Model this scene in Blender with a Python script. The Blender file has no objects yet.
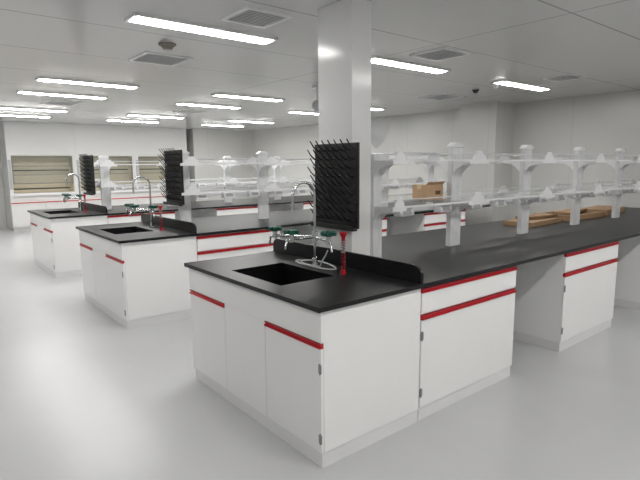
import bpy, bmesh, math
from mathutils import Vector, Matrix
sc=bpy.context.scene
col=sc.collection
try:
    sc.view_settings.view_transform='Standard'
    sc.view_settings.look='None'
    sc.view_settings.exposure=0.0
except Exception: pass

# ------------------------------------------------------------ materials
def srgb(r,g,b):
    def f(c):
        c/=255.0
        return c/12.92 if c<=.04045 else ((c+.055)/1.055)**2.4
    return (f(r),f(g),f(b),1)
def mat(name,rgb,rough=.5,metal=0,var=.03,scale=6,bump=0,alpha=1,spec=.5,stretch=None):
    m=bpy.data.materials.new(name);m.use_nodes=True
    nt=m.node_tree;b=nt.nodes['Principled BSDF']
    c=srgb(*rgb)
    tc=nt.nodes.new('ShaderNodeTexCoord');n=nt.nodes.new('ShaderNodeTexNoise')
    n.inputs['Scale'].default_value=scale;n.inputs['Detail'].default_value=4
    vec=tc.outputs['Object']
    if stretch:
        mp=nt.nodes.new('ShaderNodeMapping');mp.inputs['Scale'].default_value=stretch
        nt.links.new(vec,mp.inputs['Vector']);vec=mp.outputs['Vector']
    nt.links.new(vec,n.inputs['Vector'])
    r=nt.nodes.new('ShaderNodeMix');r.data_type='RGBA'
    lo=tuple(max(0,x*(1-var)) for x in c[:3])+(1,);hi=tuple(min(1,x*(1+var)) for x in c[:3])+(1,)
    r.inputs[6].default_value=lo;r.inputs[7].default_value=hi
    nt.links.new(n.outputs['Fac'],r.inputs[0]);nt.links.new(r.outputs[2],b.inputs['Base Color'])
    b.inputs['Roughness'].default_value=rough;b.inputs['Metallic'].default_value=metal
    b.inputs['Specular IOR Level'].default_value=spec
    if alpha<1: b.inputs['Alpha'].default_value=alpha
    if bump>0:
        bp=nt.nodes.new('ShaderNodeBump');bp.inputs['Strength'].default_value=bump
        n2=nt.nodes.new('ShaderNodeTexNoise');n2.inputs['Scale'].default_value=scale*30
        nt.links.new(tc.outputs['Object'],n2.inputs['Vector'])
        nt.links.new(n2.outputs['Fac'],bp.inputs['Height']);nt.links.new(bp.outputs['Normal'],b.inputs['Normal'])
    return m
def seam_mat(name,rgb,axes,rough,dark=.75,w=.006):
    m=mat(name,rgb,rough,0,.015,1.5)
    nt=m.node_tree;b=nt.nodes['Principled BSDF']
    src=b.inputs['Base Color'].links[0].from_socket
    tc=nt.nodes.new('ShaderNodeTexCoord');sp=nt.nodes.new('ShaderNodeSeparateXYZ')
    nt.links.new(tc.outputs['Object'],sp.inputs[0])
    acc=None
    for ax,period,off in axes:
        a=nt.nodes.new('ShaderNodeMath');a.operation='ADD';a.inputs[1].default_value=off
        nt.links.new(sp.outputs[ax],a.inputs[0])
        d=nt.nodes.new('ShaderNodeMath');d.operation='DIVIDE';d.inputs[1].default_value=period
        nt.links.new(a.outputs[0],d.inputs[0])
        f=nt.nodes.new('ShaderNodeMath');f.operation='FRACT';nt.links.new(d.outputs[0],f.inputs[0])
        l=nt.nodes.new('ShaderNodeMath');l.operation='LESS_THAN';l.inputs[1].default_value=w/period
        nt.links.new(f.outputs[0],l.inputs[0])
        if acc is None: acc=l
        else:
            mx=nt.nodes.new('ShaderNodeMath');mx.operation='MAXIMUM'
            nt.links.new(acc.outputs[0],mx.inputs[0]);nt.links.new(l.outputs[0],mx.inputs[1]);acc=mx
    r=nt.nodes.new('ShaderNodeMix');r.data_type='RGBA'
    c=srgb(*rgb);r.inputs[7].default_value=tuple(x*dark for x in c[:3])+(1,)
    nt.links.new(src,r.inputs[6]);nt.links.new(acc.outputs[0],r.inputs[0])
    nt.links.new(r.outputs[2],b.inputs['Base Color'])
    return m
M={}
M['white']=mat('painted_steel_white',(240,240,239),.34,0,.01)
M['plinth']=mat('plinth_white',(228,228,228),.45)
M['inner']=mat('cabinet_inside',(212,212,211),.6)
M['red']=mat('red_pull',(190,28,42),.28,.15)
M['redcoil']=mat('dark_red_coil',(130,22,30),.35)
M['black']=mat('black_phenolic_top',(13,13,15),.36,0,.2,40,.02,spec=.35)
M['basin']=mat('black_resin',(9,9,10),.4)
M['peg']=mat('black_plastic',(14,14,16),.42)
M['pegpin']=mat('black_peg_plastic',(26,26,28),.32)
M['chrome']=mat('chrome',(215,218,220),.2,1)
M['steel']=mat('hinge_steel',(150,150,152),.3,1)
M['teal']=mat('teal_plastic',(16,84,70),.4)
M['rack']=mat('white_aluminium',(236,236,237),.3,0,.02,5)
M['trough']=mat('trough_white',(228,229,230),.4,0,.02,5)
M['rail']=mat('rail_aluminium',(215,217,219),.3,.1,.02,5)
M['post']=mat('glossy_white_painted_reflections',(224,225,226),.15,0,.18,9,stretch=(3,1,1))  # grey streaks painted into the colour stand in for reflections
M['glass']=mat('clear_glass',(175,200,193),.05,0,.01,alpha=.07)
M['grey']=mat('grey_plastic',(175,176,177),.5)
M['dish']=mat('translucent_dish',(215,217,217),.25,0,.02,alpha=.8)
M['hoodwhite']=mat('hood_white',(218,218,216),.4,0,.01)
M['hoodgrey']=mat('sash_grey',(135,132,124),.5)
M['sashglass']=mat('sash_glass',(170,180,175),.05,0,.01,alpha=.12)
M['detector']=mat('detector_plastic',(130,124,116),.5)
M['dark']=mat('dark_slot',(60,62,64),.6)
M['ventback']=mat('vent_backing',(120,121,122),.6)
M['louvre']=mat('vent_grey',(222,224,225),.5)
M['card']=mat('cardboard',(190,158,124),.85,0,.12,9)
M['print']=mat('carton_print',(92,70,54),.8)
M['tape']=mat('parcel_tape',(212,190,152),.3)
M['wood']=mat('raw_board',(160,130,98),.85,0,.28,8,stretch=(1,6,1))
M['beige']=mat('beige_liner',(204,194,168),.6,0,.05)
M['hose']=mat('clear_hose',(225,230,230),.25,alpha=.75)
M['coil']=mat('grey_coil',(150,152,154),.35)
M['column']=mat('column_white',(238,238,237),.16,0,.01)
M['wall']=seam_mat('wall_panels',(206,206,203),[(0,1.18,.3),(1,1.18,.2)],.28,.84,.008)
M['ceil']=seam_mat('ceiling_panels',(220,220,218),[(1,1.18,.0),(0,3.54,1.2)],.20,.5,.014)
M['floor']=mat('vinyl_floor',(187,188,189),.28,0,.08,1.3)
def emis(name,s):
    m=bpy.data.materials.new(name);m.use_nodes=True
    b=m.node_tree.nodes['Principled BSDF']
    b.inputs['Base Color'].default_value=(1,1,1,1)
    b.inputs['Emission Color'].default_value=(1,.98,.955,1)
    b.inputs['Emission Strength'].default_value=s
    return m
M['lamp']=emis('lamp_diffuser',37)

# ------------------------------------------------------------ mesh builder
class MB:
    def __init__(s): s.v=[];s.f=[];s.sm=[]
    def add(s,vs,fs,smooth=False):
        o=len(s.v);s.v+=[tuple(x) for x in vs];s.f+=[tuple(i+o for i in f) for f in fs];s.sm+=[smooth]*len(fs);return s
    def box(s,x0,x1,y0,y1,z0,z1):
        vs=[(x,y,z) for z in(z0,z1) for y in(y0,y1) for x in(x0,x1)]
        return s.add(vs,[(0,2,3,1),(4,5,7,6),(0,1,5,4),(2,6,7,3),(0,4,6,2),(1,3,7,5)])
    def prism(s,poly,ax,a0,a1):
        def P(p,a):
            l=list(p);l.insert(ax,a);return l
        n=len(poly);vs=[P(p,a0) for p in poly]+[P(p,a1) for p in poly]
        fs=[tuple(range(n))[::-1],tuple(range(n,2*n))]+[(i,(i+1)%n,(i+1)%n+n,i+n) for i in range(n)]
        return s.add(vs,fs)
    def tube(s,pts,r,seg=12,r1=None,cap=True):
        pts=[Vector(p) for p in pts];n=len(pts);vs=[];up=None
        for i,p in enumerate(pts):
            t=(pts[min(i+1,n-1)]-pts[max(i-1,0)]).normalized()
            if up is None:
                up=Vector((0,0,1)) if abs(t.z)<.9 else Vector((1,0,0))
            a=t.cross(up)
            if a.length<1e-4: a=t.cross(Vector((0,1,0)))
            a.normalize();b=a.cross(t).normalized();up=b
            rr=r if r1 is None else r+(r1-r)*i/(n-1)
            for k in range(seg):
                an=2*math.pi*k/seg;vs.append(p+a*math.cos(an)*rr+b*math.sin(an)*rr)
        fs=[]
        for i in range(n-1):
            for k in range(seg):
                k2=(k+1)%seg;fs.append((i*seg+k,i*seg+k2,(i+1)*seg+k2,(i+1)*seg+k))
        s.add(vs,fs,True)
        if cap:
            s.add(vs[:seg],[tuple(range(seg))]);s.add(vs[-seg:],[tuple(range(seg))[::-1]])
        return s
    def ring(s,o,i,z0,z1):
        def c(r,z): x0,x1,y0,y1=r;return[(x0,y0,z),(x1,y0,z),(x1,y1,z),(x0,y1,z)]
        vs=c(o,z0)+c(i,z0)+c(o,z1)+c(i,z1);fs=[]
        for k in range(4):
            j=(k+1)%4
            fs+=[(k,4+k,4+j,j),(8+k,8+j,12+j,12+k),(k,j,8+j,8+k),(4+k,12+k,12+j,4+j)]
        return s.add(vs,fs)
def emp(name,loc,label,cat,group=None):
    o=bpy.data.objects.new(name,None);o.location=loc;o.empty_display_size=.1
    o['label']=label;o['category']=cat
    if group:o['group']=group
    col.objects.link(o);return o
def root(o):
    while o.parent:o=o.parent
    return o
def part(parent,name,mb,m,label=None,bevel=0,loc=None):
    off=Vector(root(parent).location) if parent else (Vector(loc) if loc else Vector((0,0,0)))
    me=bpy.data.meshes.new(name)
    me.from_pydata([Vector(v)-off for v in mb.v],[],mb.f)
    for p,sm in zip(me.polygons,mb.sm):p.use_smooth=sm
    bm=bmesh.new();bm.from_mesh(me)
    bmesh.ops.recalc_face_normals(bm,faces=bm.faces);bm.to_mesh(me);bm.free()
    me.materials.append(M[m] if isinstance(m,str) else m)
    o=bpy.data.objects.new(name,me)
    if parent:o.parent=parent
    else:o.location=off
    if label:o['label']=label
    if bevel:
        b=o.modifiers.new('bevel','BEVEL');b.width=bevel;b.segments=2;b.limit_method='ANGLE'
    col.objects.link(o);return o
def struct(name,mb,m,label=None):
    o=part(None,name,mb,m);o['kind']='structure'
    if label:o['label']=label
    return o
def copy_tree(o,d,parent=None):
    c=o.copy()
    if parent is None:c.location=Vector(o.location)+Vector(d)
    else:c.parent=parent
    col.objects.link(c)
    for ch in list(o.children):copy_tree(ch,d,c)
    return c

W=1.51;P=2.905;H=.85;C=2.589
XW=7.12
# ------------------------------------------------------------ room
struct('floor',MB().box(-6.2,XW+.1,-7.2,13.2,-.1,0),'floor')
struct('ceiling',MB().box(-6.2,XW+.1,-7.2,13.2,C,C+.1),'ceil')
struct('wall_right',MB().box(XW,XW+.1,-7.2,13.2,0,C),'wall')
struct('wall_back',MB().box(-6.2,XW,13.1,13.2,0,C),'wall')
struct('wall_left',MB().box(-6.2,-6.1,-7.2,13.1,0,C),'wall')
struct('wall_front',MB().box(-6.1,XW,-7.2,-7.1,0,C),'wall')
struct('wall_partition',MB().box(5.15,XW,12.1,13.1,0,C),'wall')
struct('wall_column',MB().box(6.54,XW,3.2,3.96,0,C),'wall')
struct('trim_1',MB().box(XW-.012,XW,-7.1,3.2,0,.1).box(XW-.012,XW,3.96,12.1,0,.1),'plinth')

sv=emp('service_column',(.94,.875,H),'tall white boxed service column rising from the bench to the ceiling','column')
part(sv,'casing',MB().box(.85,1.03,.70,1.05,H,C),'column',bevel=.004)
part(sv,'base_collar',MB().ring((.84,1.04,.69,1.06),(.851,1.029,.701,1.049),H,H+.03),'rack')

# ------------------------------------------------------------ ceiling things
def lamp(x,y):
    o=emp('ceiling_light',(x,y,C),'long slim white framed ceiling light switched on','ceiling light','rows of ceiling lights')
    part(o,'housing',MB().ring((x-.60,x+.60,y-.115,y+.115),(x-.575,x+.575,y-.085,y+.085),C-.022,C),'white')
    pr=[(y-.085,C-.002),(y+.085,C-.002),(y+.085,C-.02),(y+.06,C-.028),(y-.06,C-.028),(y-.085,C-.02)]
    part(o,'lamp_diffuser',MB().prism(pr,0,x-.574,x+.574),'lamp')
    return o
first=None
for y in (-4.4,-1.5,1.98,5.22,6.56,8.98,10.4):  # rows with negative y are out of view, added to strengthen the light
    for k in (-1,0,1,2):  # leftmost lamp of each row is unseen, added for its light
        cx_=-.1185+.6+2.36*k
        if first is None:first=lamp(cx_,y)
        else:copy_tree(first,(cx_-first.location.x,y-first.location.y,0))
def vent(x,y,s,sy=None):
    sy=sy or s
    o=emp('air_vent',(x,y,C),'square light grey louvred ceiling air vent','air vent','ceiling air vents')
    part(o,'frame',MB().ring((x-s/2,x+s/2,y-sy/2,y+sy/2),(x-s/2+.035,x+s/2-.035,y-sy/2+.035,y+sy/2-.035),C-.012,C),'white')
    part(o,'backing',MB().box(x-s/2+.035,x+s/2-.035,y-sy/2+.035,y+sy/2-.035,C-.003,C-.0005),'ventback')
    mb=MB();n=int(sy/.036)
    for i in range(n):
        yy=y-sy/2+.05+(sy-.1)*i/(n-1)
        mb.box(x-s/2+.035,x+s/2-.035,yy-.006,yy+.006,C-.011,C-.008)
    part(o,'louvre',mb,'louvre')
for a in [(.62,1.47,.39),(.63,3.28,.48),(2.7,1.43,.43),(5.3,3.4,.55),(5.05,1.35,.40),(.7,7.7,.5),(3.0,7.7,.5)]:vent(*a)
def detector(x,y,r,m,lab):
    o=emp('smoke_detector',(x,y,C),lab,'smoke detector')
    part(o,'base',MB().tube([(x,y,C),(x,y,C-.014)],r,24),m)
    part(o,'sensor_dome',MB().tube([(x,y,C-.014),(x,y,C-.045)],r*.8,24,r*.5),m)
detector(.44,2.65,.075,'detector','round brownish grey smoke detector on the ceiling')
detector(5.11,2.66,.05,'dark','small round dark ceiling sensor')
detector(4.9,2.2,.04,'white','small round white ceiling sensor')

fa=emp('extraction_arm',(3.02,3.7,C),'white jointed fume extraction arm with dish hood hanging from the ceiling','extraction arm')
part(fa,'mount',MB().tube([(3.02,3.7,C),(3.02,3.7,C-.03)],.1,24).tube([(3.02,3.7,C-.0301),(3.02,3.7,2.40)],.05,20),'rack')
part(fa,'joint',MB().tube([(3.02,3.63,2.33),(3.02,3.77,2.33)],.07,20),'grey')
part(fa,'joint',MB().tube([(3.6,3.64,2.22),(3.6,3.76,2.22)],.06,20),'grey')
part(fa,'arm_tube',MB().tube([(3.02,3.7,2.33),(3.6,3.7,2.22)],.04,16),'rack')
part(fa,'arm_tube',MB().tube([(3.6,3.7,2.22),(4.0,3.7,2.10)],.04,16),'rack')
part(fa,'dish_hood',MB().tube([(3.97,3.7,2.11),(4.03,3.68,2.05),(4.16,3.62,2.0)],.05,28,.24,cap=False),'dish')

# ------------------------------------------------------------ bench builder
tops=[]
def hinge(door,axis,pos):
    x,y,z=pos
    mb=MB().tube([(x,y,z-.028),(x,y,z+.028)],.005,10)
    if axis=='x':mb.box(x-.002,x+.002,y-.011,y+.011,z-.022,z+.022)
    else:mb.box(x-.011,x+.011,y-.002,y+.002,z-.022,z+.022)
    part(door,'hinge',mb,'steel','small exposed steel hinge')
PL=[(.037,0),(.013,0),(.011,.004),(.017,.008),(.024,.012),(.024,.017),(.016,.021),(.016,.025),(.037,.025)]
def pull_x(door,y0,y1,z):
    pl=[(a,z+b) for a,b in PL]
    mb=MB();n=len(pl)
    vs=[(x,y0,zz) for x,zz in pl]+[(x,y1,zz) for x,zz in pl]
    mb.add(vs,[tuple(range(n)),tuple(range(n,2*n))[::-1]]+[(i,(i+1)%n,(i+1)%n+n,i+n) for i in range(n)])
    return part(door,'handle',mb,'red','full-width recessed red pull profile')
def pull_y(door,x0,x1,z):
    return part(door,'handle',MB().prism([(a,z+b) for a,b in PL],0,x0,x1),'red','full-width recessed red pull profile')
sk=emp('sink_cabinet',(.39,.74,0),'white steel sink base cabinet with two doors and red pulls','cabinet','sink base cabinets');tops.append(sk)
mb=MB().box(.038,.765,.02,.038,.08,.825).box(.038,.765,W-.038,W-.02,.08,.825).box(.747,.765,.038,W-.038,.08,.825)
mb.box(.038,.747,.038,W-.038,.08,.098).box(.038,.056,.038,W-.038,.66,.825)
part(sk,'body',mb,'white',bevel=.0015)
part(sk,'plinth',MB().box(.028,.765,.026,W-.034,0,.08),'plinth')
part(sk,'apron_panel',MB().box(.02,.038,.02,W-.02,.662,.825).box(.02,.038,.5225,.985,.082,.662),'white',bevel=.0015)
for (y0,y1) in ((.022,.519),(.9885,W-.022)):
    d=part(sk,'door',MB().box(.02,.037,y0,y1,.083,.632),'white',bevel=.002)
    pull_x(d,y0,y1,.633)
    if y0<.5:
        hs=y0+.004
        hinge(d,'x',(.017,hs,.16));hinge(d,'x',(.017,hs,.53))
st=emp('sink_worktop',(.39,.74,H),'black resin sink worktop with raised splash guard','sink worktop','sink worktops');tops.append(st)
part(st,'slab',MB().ring((-.006,.767,0,W),(.12,.52,.50,1.06),.825,H),'black',bevel=.002)
mb=MB().ring((.108,.532,.488,1.072),(.12,.52,.50,1.06),.60,.8249).box(.108,.532,.488,1.072,.585,.60)
part(st,'basin',mb,'basin')
part(st,'drain',MB().tube([(.325,.77,.60),(.325,.77,.606)],.04,20),'steel')
pr=[(0.004,H),(W-.004,H),(W-.004,.90)]
for k in range(7):
    a=math.pi/2*k/6;pr.append((W-.004-.05+.05*math.cos(a) ,.90+.055*math.sin(a)))
for k in range(7):
    a=math.pi/2*k/6;pr.append((.09-.086*math.sin(a),.90+.055*math.cos(a)))
part(st,'splash_guard',MB().prism(pr,0,.747,.767),'black',bevel=.002)

def cabinet(x0,x1):
    o=emp('drawer_cabinet',((x0+x1)/2,.36,0),'white steel bench cabinet with one drawer and one door, red pulls','cabinet','drawer cabinets')
    mb=MB().box(x0,x0+.018,.038,.70,.08,.825).box(x1-.018,x1,.038,.70,.08,.825).box(x0+.018,x1-.018,.682,.70,.08,.825)
    mb.box(x0+.018,x1-.018,.038,.682,.08,.098).box(x0+.018,x1-.018,.038,.682,.807,.825).box(x0+.018,x1-.018,.04,.682,.645,.66)
    part(o,'body',mb,'white',bevel=.0015)
    part(o,'plinth',MB().box(x0+.005,x1-.005,.030,.69,0,.08),'plinth')
    d=part(o,'drawer',MB().box(x0+.003,x1-.003,.02,.037,.663,.788),'white',bevel=.002)
    pull_y(d,x0+.003,x1-.003,.789)
    d=part(o,'door',MB().box(x0+.003,x1-.003,.02,.037,.083,.626),'white',bevel=.002)
    pull_y(d,x0+.003,x1-.003,.627)
    hinge(d,'y',(x0+.008,.017,.18));hinge(d,'y',(x0+.008,.017,.53))
    return o
for a in ((.772,1.80),(2.53,3.56),(4.35,5.35)):tops.append(cabinet(*a))
c4=cabinet(6.05,7.05)
def kneepanel(x0,x1):
    o=emp('service_panel',((x0+x1)/2,.71,0),'white removable service panel closing the back of a knee space','panel','service panels')
    part(o,'panel',MB().box(x0,x1,.70,.715,.05,.825),'inner',bevel=.001)
    part(o,'foot_rail',MB().box(x0,x1,.695,.72,0,.05),'plinth')
    return o
for a in ((1.802,2.528),(3.562,4.348)):tops.append(kneepanel(*a))
kneepanel(5.352,6.048)

def worktop(x1):
    o=emp('bench_worktop',(3.5,.74,H),'long black phenolic bench worktop','worktop','bench worktops')
    part(o,'slab',MB().box(.769,x1,0,W,.825,H),'black',bevel=.002)
    b=emp('support_frame',(3.5,1.42,0),'white steel frame panel carrying the far edge of the worktop','frame','bench support frames')
    part(b,'panel',MB().box(.80,x1-.05,1.40,1.44,.08,.825),'white')
    part(b,'foot',MB().box(.82,x1-.07,1.395,1.445,0,.08),'plinth')
    return o,b
worktop(7.10)

# ------------------------------------------------------------ reagent rack
YC=.74
def clamp_profile(x,z):
    return [(x-.13,z-.008),(x+.13,z-.008),(x+.13,z+.018),(x+.09,z+.026),(x+.08,z+.055),(x+.048,z+.064),(x+.036,z+.092),(x-.036,z+.092),(x-.048,z+.064),(x-.08,z+.055),(x-.09,z+.026),(x-.13,z+.018)]
def rack(xs,x0,x1,short=False):
    o=emp('reagent_rack',((x0+x1)/2,YC,H),'white aluminium reagent rack with two tiers of clear glass shelves','shelf rack','reagent racks')
    for x in xs:
        sh=short and x==xs[0]
        hw=.045 if sh else .07;zt=1.60 if sh else 1.66
        p=part(o,'post',MB().box(x-hw,x+hw,YC-.022,YC+.022,H,zt),'post',bevel=.003)
        if not sh:part(p,'cap',MB().prism([(x-.075,1.6605),(x+.075,1.6605),(x+.075,1.672),(x+.03,1.70),(x-.03,1.70),(x-.075,1.672)],1,YC-.035,YC+.035),'rack',bevel=.002)
        for z in (1.215,1.535):
            for s in (-1,1):
                pl=[(YC+s*.023,z+.015),(YC+s*.21,z+.015),(YC+s*.21,z-.004),(YC+s*.12,z-.016),(YC+s*.07,z-.04),(YC+s*.023,z-.09)]
                b=hw-.005
                part(p,'bracket',MB().prism(pl,0,x-b,x-b+.007),'rack')
                part(p,'bracket',MB().prism(pl,0,x+b-.007,x+b),'rack')
                ya,yb=sorted((YC+s*.2225,YC+s*.230))
                pf=clamp_profile(x,z)
                if sh:pf=[(x+(a-x)*.55,b2) for a,b2 in pf]
                part(p,'rail_clamp',MB().prism(pf,1,ya,yb),'rack',bevel=.001)
    for z in (1.231,1.551):
        for s in (-1,1):
            ya,yb=sorted((YC+s*.03,YC+s*.209))
            part(o,'shelf',MB().box(x0,x1,ya,yb,z,z+.005),'glass','clear greenish glass shelf')
            yo=YC+s*.215
            part(o,'shelf_frame',MB().box(x0,x1,yo-.006,yo+.006,z-.006,z+.008),'rack',bevel=.001)
            part(o,'guard_rail',MB().tube([(x0,yo,z+.052),(x1,yo,z+.052)],.005,10),'rail')
    for a,b in zip(xs[:-1],xs[1:]):
        part(o,'service_strip',MB().box(a+.075,b-.075,YC-.03,YC+.03,1.17,1.21),'trough',bevel=.003)
        n=3 if b-a>1 else 2
        for i in range(n):
            q=a+(b-a)*(i+.5)/n
            sb=part(o,'socket_box',MB().prism([(YC-.031,1.215),(YC-.085,1.215),(YC-.105,1.15),(YC-.031,1.15)],0,q-.075,q+.075),'trough',bevel=.003)
            part(sb,'socket',MB().prism([(YC-.0895,1.20),(YC-.0905,1.20),(YC-.1015,1.164),(YC-.1005,1.164)],0,q-.045,q+.045),'grey')
    return o
rack([1.12,2.04,3.15,4.25,5.35,6.45],1.07,6.55,True)

# ------------------------------------------------------------ peg rack
def pegrack(x,yc,lab,arm=None,z1=1.70,hw=.23):
    z0=1.10
    o=emp('drying_rack',(x,yc,z0),lab,'drying rack','peg drying racks')
    part(o,'back_board',MB().box(x,x+.02,yc-hw,yc+hw,z0,z1),'peg',bevel=.004)
    part(o,'drip_tray',MB().box(x-.04,x,yc-hw,yc+hw,z0-.012,z0).box(x-.042,x-.036,yc-hw,yc+hw,z0-.012,z0+.02),'peg',bevel=.002)
    if arm:part(o,'mounting_arm',MB().box(x+.02,x+arm,.72,.76,1.3,1.34),'rack')
    pm=None
    for r in range(9):
        for c in range(7):
            y=yc-hw+.035+c*(2*hw-.07)/6+(.015 if r%2 else -.015);z=z0+.05+r*(z1-z0-.10)/8
            if pm is None:
                pm=part(o,'peg',MB().tube([(x,y,z),(x-.02,y,z+.006),(x-.05,y,z+.03),(x-.08,y,z+.07)],.0065,8,.004),'pegpin')
                bx=(y,z)
            else:
                q=pm.copy();q.parent=o;q.location=(0,y-bx[0],z-bx[1]);col.objects.link(q)
    return o
pegrack(.828,.845,'black peg drying rack fixed to the white service column',z1=1.67,hw=.225)

# ------------------------------------------------------------ tap
def tap():
    x,y=.61,.80
    o=emp('laboratory_tap',(x,y,H),'chrome triple-outlet laboratory tap with dark green handles','tap','laboratory taps')
    part(o,'base',MB().tube([(x,y,H),(x,y,H+.012)],.03,24).tube([(x,y,H+.012),(x,y,H+.06)],.02,20,.016),'chrome')
    pts=[(x,y,H+.04),(x,y,1.325)]
    for k in range(1,15):
        a=math.pi*k/14;pts.append((x-.09+.09*math.cos(a),y,1.325+.09*math.sin(a)))
    pts+=[(x-.18,y,1.29)]
    part(o,'spout',MB().tube(pts,.009,14),'chrome')
    part(o,'nozzle',MB().tube([(x-.18,y,1.29),(x-.18,y,1.235)],.011,14,.007),'chrome','serrated chrome outlet nozzle')
    def knob(xx,yy,z):
        m=MB().tube([(xx,yy,z),(xx,yy,z+.03)],.024,14,.034)
        for k in range(3):
            a=k*math.pi/3;dx,dy=math.cos(a),math.sin(a)
            m.tube([(xx-dx*.05,yy-dy*.05,z+.018),(xx+dx*.05,yy+dy*.05,z+.018)],.014,8)
        return m
    part(o,'cross_body',MB().tube([(x,y,1.02),(x,y,1.09)],.021,16),'chrome')
    for (dx,dy) in ((-.15,.25),(-.05,-.20),(-.17,.03)):
        L=math.hypot(dx,dy);ux,uy=dx/L,dy/L
        ex,ey=x+dx,y+dy
        v=part(o,'side_outlet',MB().tube([(x,y,1.05),(ex,ey,1.05),(ex+ux*.035,ey+uy*.035,1.04),(ex+ux*.045,ey+uy*.045,.985)],.0095,12,.007).tube([(ex,ey,1.03),(ex,ey,1.08)],.017,14),'chrome')
        part(v,'handle',knob(ex,ey,1.08),'teal','dark green plastic star handle')
    return o
tops.append(tap())
def eyewash():
    x,y=.60,.505
    o=emp('eyewash_sprayer',(x,y,H),'slim red hand-held eyewash sprayer with coiled red and grey hose','eyewash','eyewash sprayers')
    part(o,'base',MB().tube([(x,y,H),(x,y,H+.03)],.019,20,.013),'red')
    def coil(z0,n):
        pts=[]
        for k in range(12*n+1):
            a=2*math.pi*k/12;pts.append((x+.012*math.cos(a),y+.012*math.sin(a),z0+.016*k/12))
        return pts
    part(o,'hose_coil',MB().tube(coil(H+.03,6),.0045,6).tube([(x,y,H+.03),(x,y,1.06)],.005,10),'redcoil','coiled dark red plastic hose')
    part(o,'hose_coil',MB().tube(coil(H+.13,5),.0045,6),'coil','coiled grey plastic hose')
    part(o,'grip',MB().tube([(x,y,1.03),(x,y,1.08)],.010,14,.013),'red')
    part(o,'spray_head',MB().tube([(x,y,1.08),(x,y,1.10)],.013,14,.022).tube([(x,y,1.10),(x,y,1.112)],.024,16),'red')
    return o
tops.append(eyewash())
def hose():
    o=emp('plastic_hose',(.62,.9,H),'thin clear plastic hose coiled loosely on the worktop','hose')
    pts=[]
    for k in range(52):
        a=2*math.pi*k/34+.8
        rx=.066-.010*math.sin(k*.13);ry=.235-.0022*k
        pts.append((.632+rx*math.cos(a),.81+ry*math.sin(a),H+.006+.010*min(1,max(0,(k-26)/6))))
    pts+=[(.585,.70,.90),(.56,.63,.955),(.556,.605,.99)]
    part(o,'tube',MB().tube(pts,.0048,10),'hose')
hose()

for i in (1,2):
    for t in tops:copy_tree(t,(0,P*i,0))
wt=worktop(6.3)
for q in wt:
    q.location.y+=P;copy_tree(q,(0,P,0))
rk=rack([.98,2.04,3.15,4.25,5.35],.93,5.42);rk.location.y+=P;copy_tree(rk,(0,P,0))
lab='black peg drying rack on the end post of a rack'
pk=pegrack(.887,.80,lab);pk.location.y+=P
pk=pegrack(.79,.90,lab,.12);pk.location.y+=2*P

# ------------------------------------------------------------ parcels
def carton(x,y,z,w,d,h,lab):
    o=emp('cardboard_box',(x,y,z),lab,'box')
    part(o,'carton',MB().box(x-w/2,x+w/2,y-d/2,y+d/2,z,z+h),'card',bevel=.003)
    part(o,'tape',MB().box(x-w/2-.001,x+w/2+.001,y-.02,y+.02,z+h-.035,z+h+.001),'tape')
    part(o,'flap',MB().prism([(y-d/2,z+h),(y-d/2+.004,z+h),(y-d/2-.02,z+h+.025),(y-d/2-.024,z+h+.022)],0,x-w/2+.005,x+w/2-.005),'card')
    part(o,'printed_mark',MB().box(x+w*.05,x+w*.35,y-d/2-.001,y-d/2,z+h*.35,z+h*.6),'print')
carton(1.85,.865,1.2365,.22,.14,.125,'pale brown taped cardboard box on the glass shelf')
def board(x,y,z,w,d,h,rz,lab,m='wood'):
    o=emp('flat_board',(x,y,z),lab,'board','raw boards on the worktop')
    mb=MB().box(x-w/2,x+w/2,y-d/2,y+d/2,z,z+h);part(o,'panel',mb,m,bevel=.003)
    o.rotation_euler[2]=rz
def tray(x,y,z,w,d,rz):
    o=emp('wooden_frame',(x,y,z),'shallow pale wooden frame lying on the worktop','wooden frame')
    part(o,'frame',MB().ring((x-w/2,x+w/2,y-d/2,y+d/2),(x-w/2+.05,x+w/2-.05,y-d/2+.05,y+d/2-.05),z,z+.06),'wood',bevel=.002)
    part(o,'batten',MB().box(x-.03,x+.03,y-d/2+.05,y+d/2-.05,z+.005,z+.045),'wood')
    part(o,'batten',MB().box(x+w/4,x+w/4+.05,y-d/2+.05,y+d/2-.05,z+.005,z+.045),'wood')
    o.rotation_euler[2]=rz
lb='thick flat brown board lying on the black worktop'
board(4.02,1.10,H,.75,.32,.05,.06,lb)
board(4.15,1.13,H+.051,.55,.18,.035,-.1,'brown board stacked on a wider board')
tray(4.98,1.14,H,.85,.46,-.06)
board(5.0,1.13,H+.061,.75,.18,.03,.16,'brown board resting on a wooden frame')
board(5.9,1.12,H,.75,.36,.07,.08,lb)

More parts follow.
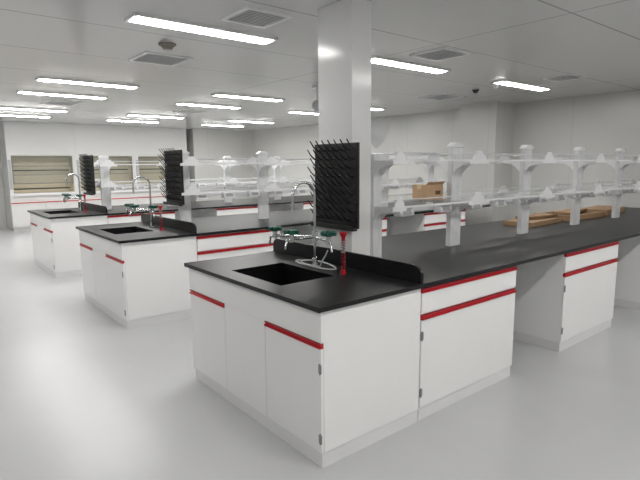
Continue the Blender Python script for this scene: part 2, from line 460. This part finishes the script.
# ------------------------------------------------------------ fume hoods
def hood(x0):
    x1=x0+1.5;y0=12.15;y1=13.08;zt=C-.003;zo=1.80
    o=emp('fume_hood',(x0+.75,12.6,0),'tall white fume hood with beige lined chamber and red cabinet pulls','fume hood','fume hoods along the wall')
    mb=MB().box(x0,x0+.08,y0,y1,.9,zt).box(x1-.08,x1,y0,y1,.9,zt).box(x0+.08,x1-.08,y0,y1,zo,zt).box(x0+.08,x1-.08,y1-.05,y1,.9,zo)
    part(o,'body',mb,'hoodwhite')
    part(o,'worktop',MB().box(x0,x1,y0-.02,y1,.84,.9),'plinth','pale grey work surface')
    part(o,'liner',MB().box(x0+.08,x1-.08,y0+.32,y0+.34,.9,zo),'beige','beige inner lining panel')
    part(o,'side_liner',MB().box(x0+.08,x0+.085,y0+.06,y0+.32,.9,zo),'beige')
    part(o,'side_liner',MB().box(x1-.085,x1-.08,y0+.06,y0+.32,.9,zo),'beige')
    s=MB()
    for z in (1.12,1.33,1.54,1.76):s.box(x0+.08,x1-.08,y0+.03,y0+.05,z,z+.022)
    s.box(x0+.08,x0+.11,y0+.03,y0+.05,1.12,1.78).box(x1-.11,x1-.08,y0+.03,y0+.05,1.12,1.78)
    sa=part(o,'sash',s,'hoodgrey')
    part(sa,'sash_glass',MB().box(x0+.11,x1-.11,y0+.038,y0+.042,1.14,1.76),'sashglass')
    part(o,'baffle_slot',MB().box(x0+.11,x1-.11,y0+.315,y0+.32,.98,1.01),'dark')
    part(o,'baffle_slot',MB().box(x0+.11,x1-.11,y0+.315,y0+.32,1.43,1.46),'dark')
    part(o,'base_cabinet',MB().box(x0,x1,y0+.04,y1,.08,.84).box(x0+.02,x1-.02,y0+.08,y1,0,.08),'hoodwhite')
    for a,b in ((x0+.01,x0+.745),(x0+.755,x1-.01)):
        d=part(o,'door',MB().box(a,b,y0+.02,y0+.04,.1,.66),'hoodwhite',bevel=.002)
        part(d,'handle',MB().box(a,b,y0+.012,y0+.04,.662,.682),'red')
    part(o,'switch_panel',MB().box(x0+.008,x0+.07,y0-.006,y0,1.0,1.7),'grey')
    return o
h=hood(.45)
for k in (1,2):copy_tree(h,(1.502*k,0,0))

# ------------------------------------------------------------ camera
cx,cy,cz,yaw,pit,roll,f=-1.4808,-1.8234,1.5250,.8879,.1465,-.0073,508.1
hf=Vector((math.cos(yaw),math.sin(yaw),0));r=Vector((math.sin(yaw),-math.cos(yaw),0));zu=Vector((0,0,1))
fwd=hf*math.cos(pit)-zu*math.sin(pit);up=hf*math.sin(pit)+zu*math.cos(pit)
c,s=math.cos(roll),math.sin(roll)
R=r*c+up*s;U=up*c-r*s
cam=bpy.data.cameras.new('camera');co=bpy.data.objects.new('camera',cam);col.objects.link(co)
mw=Matrix((( R.x,U.x,-fwd.x,cx),(R.y,U.y,-fwd.y,cy),(R.z,U.z,-fwd.z,cz),(0,0,0,1)))
co.matrix_world=mw
cam.sensor_width=36;cam.lens=f/640*36
sc.camera=co
w=bpy.data.worlds.new('world');sc.world=w;w.use_nodes=True
w.node_tree.nodes['Background'].inputs[0].default_value=(.8,.85,.9,1);w.node_tree.nodes['Background'].inputs[1].default_value=.3
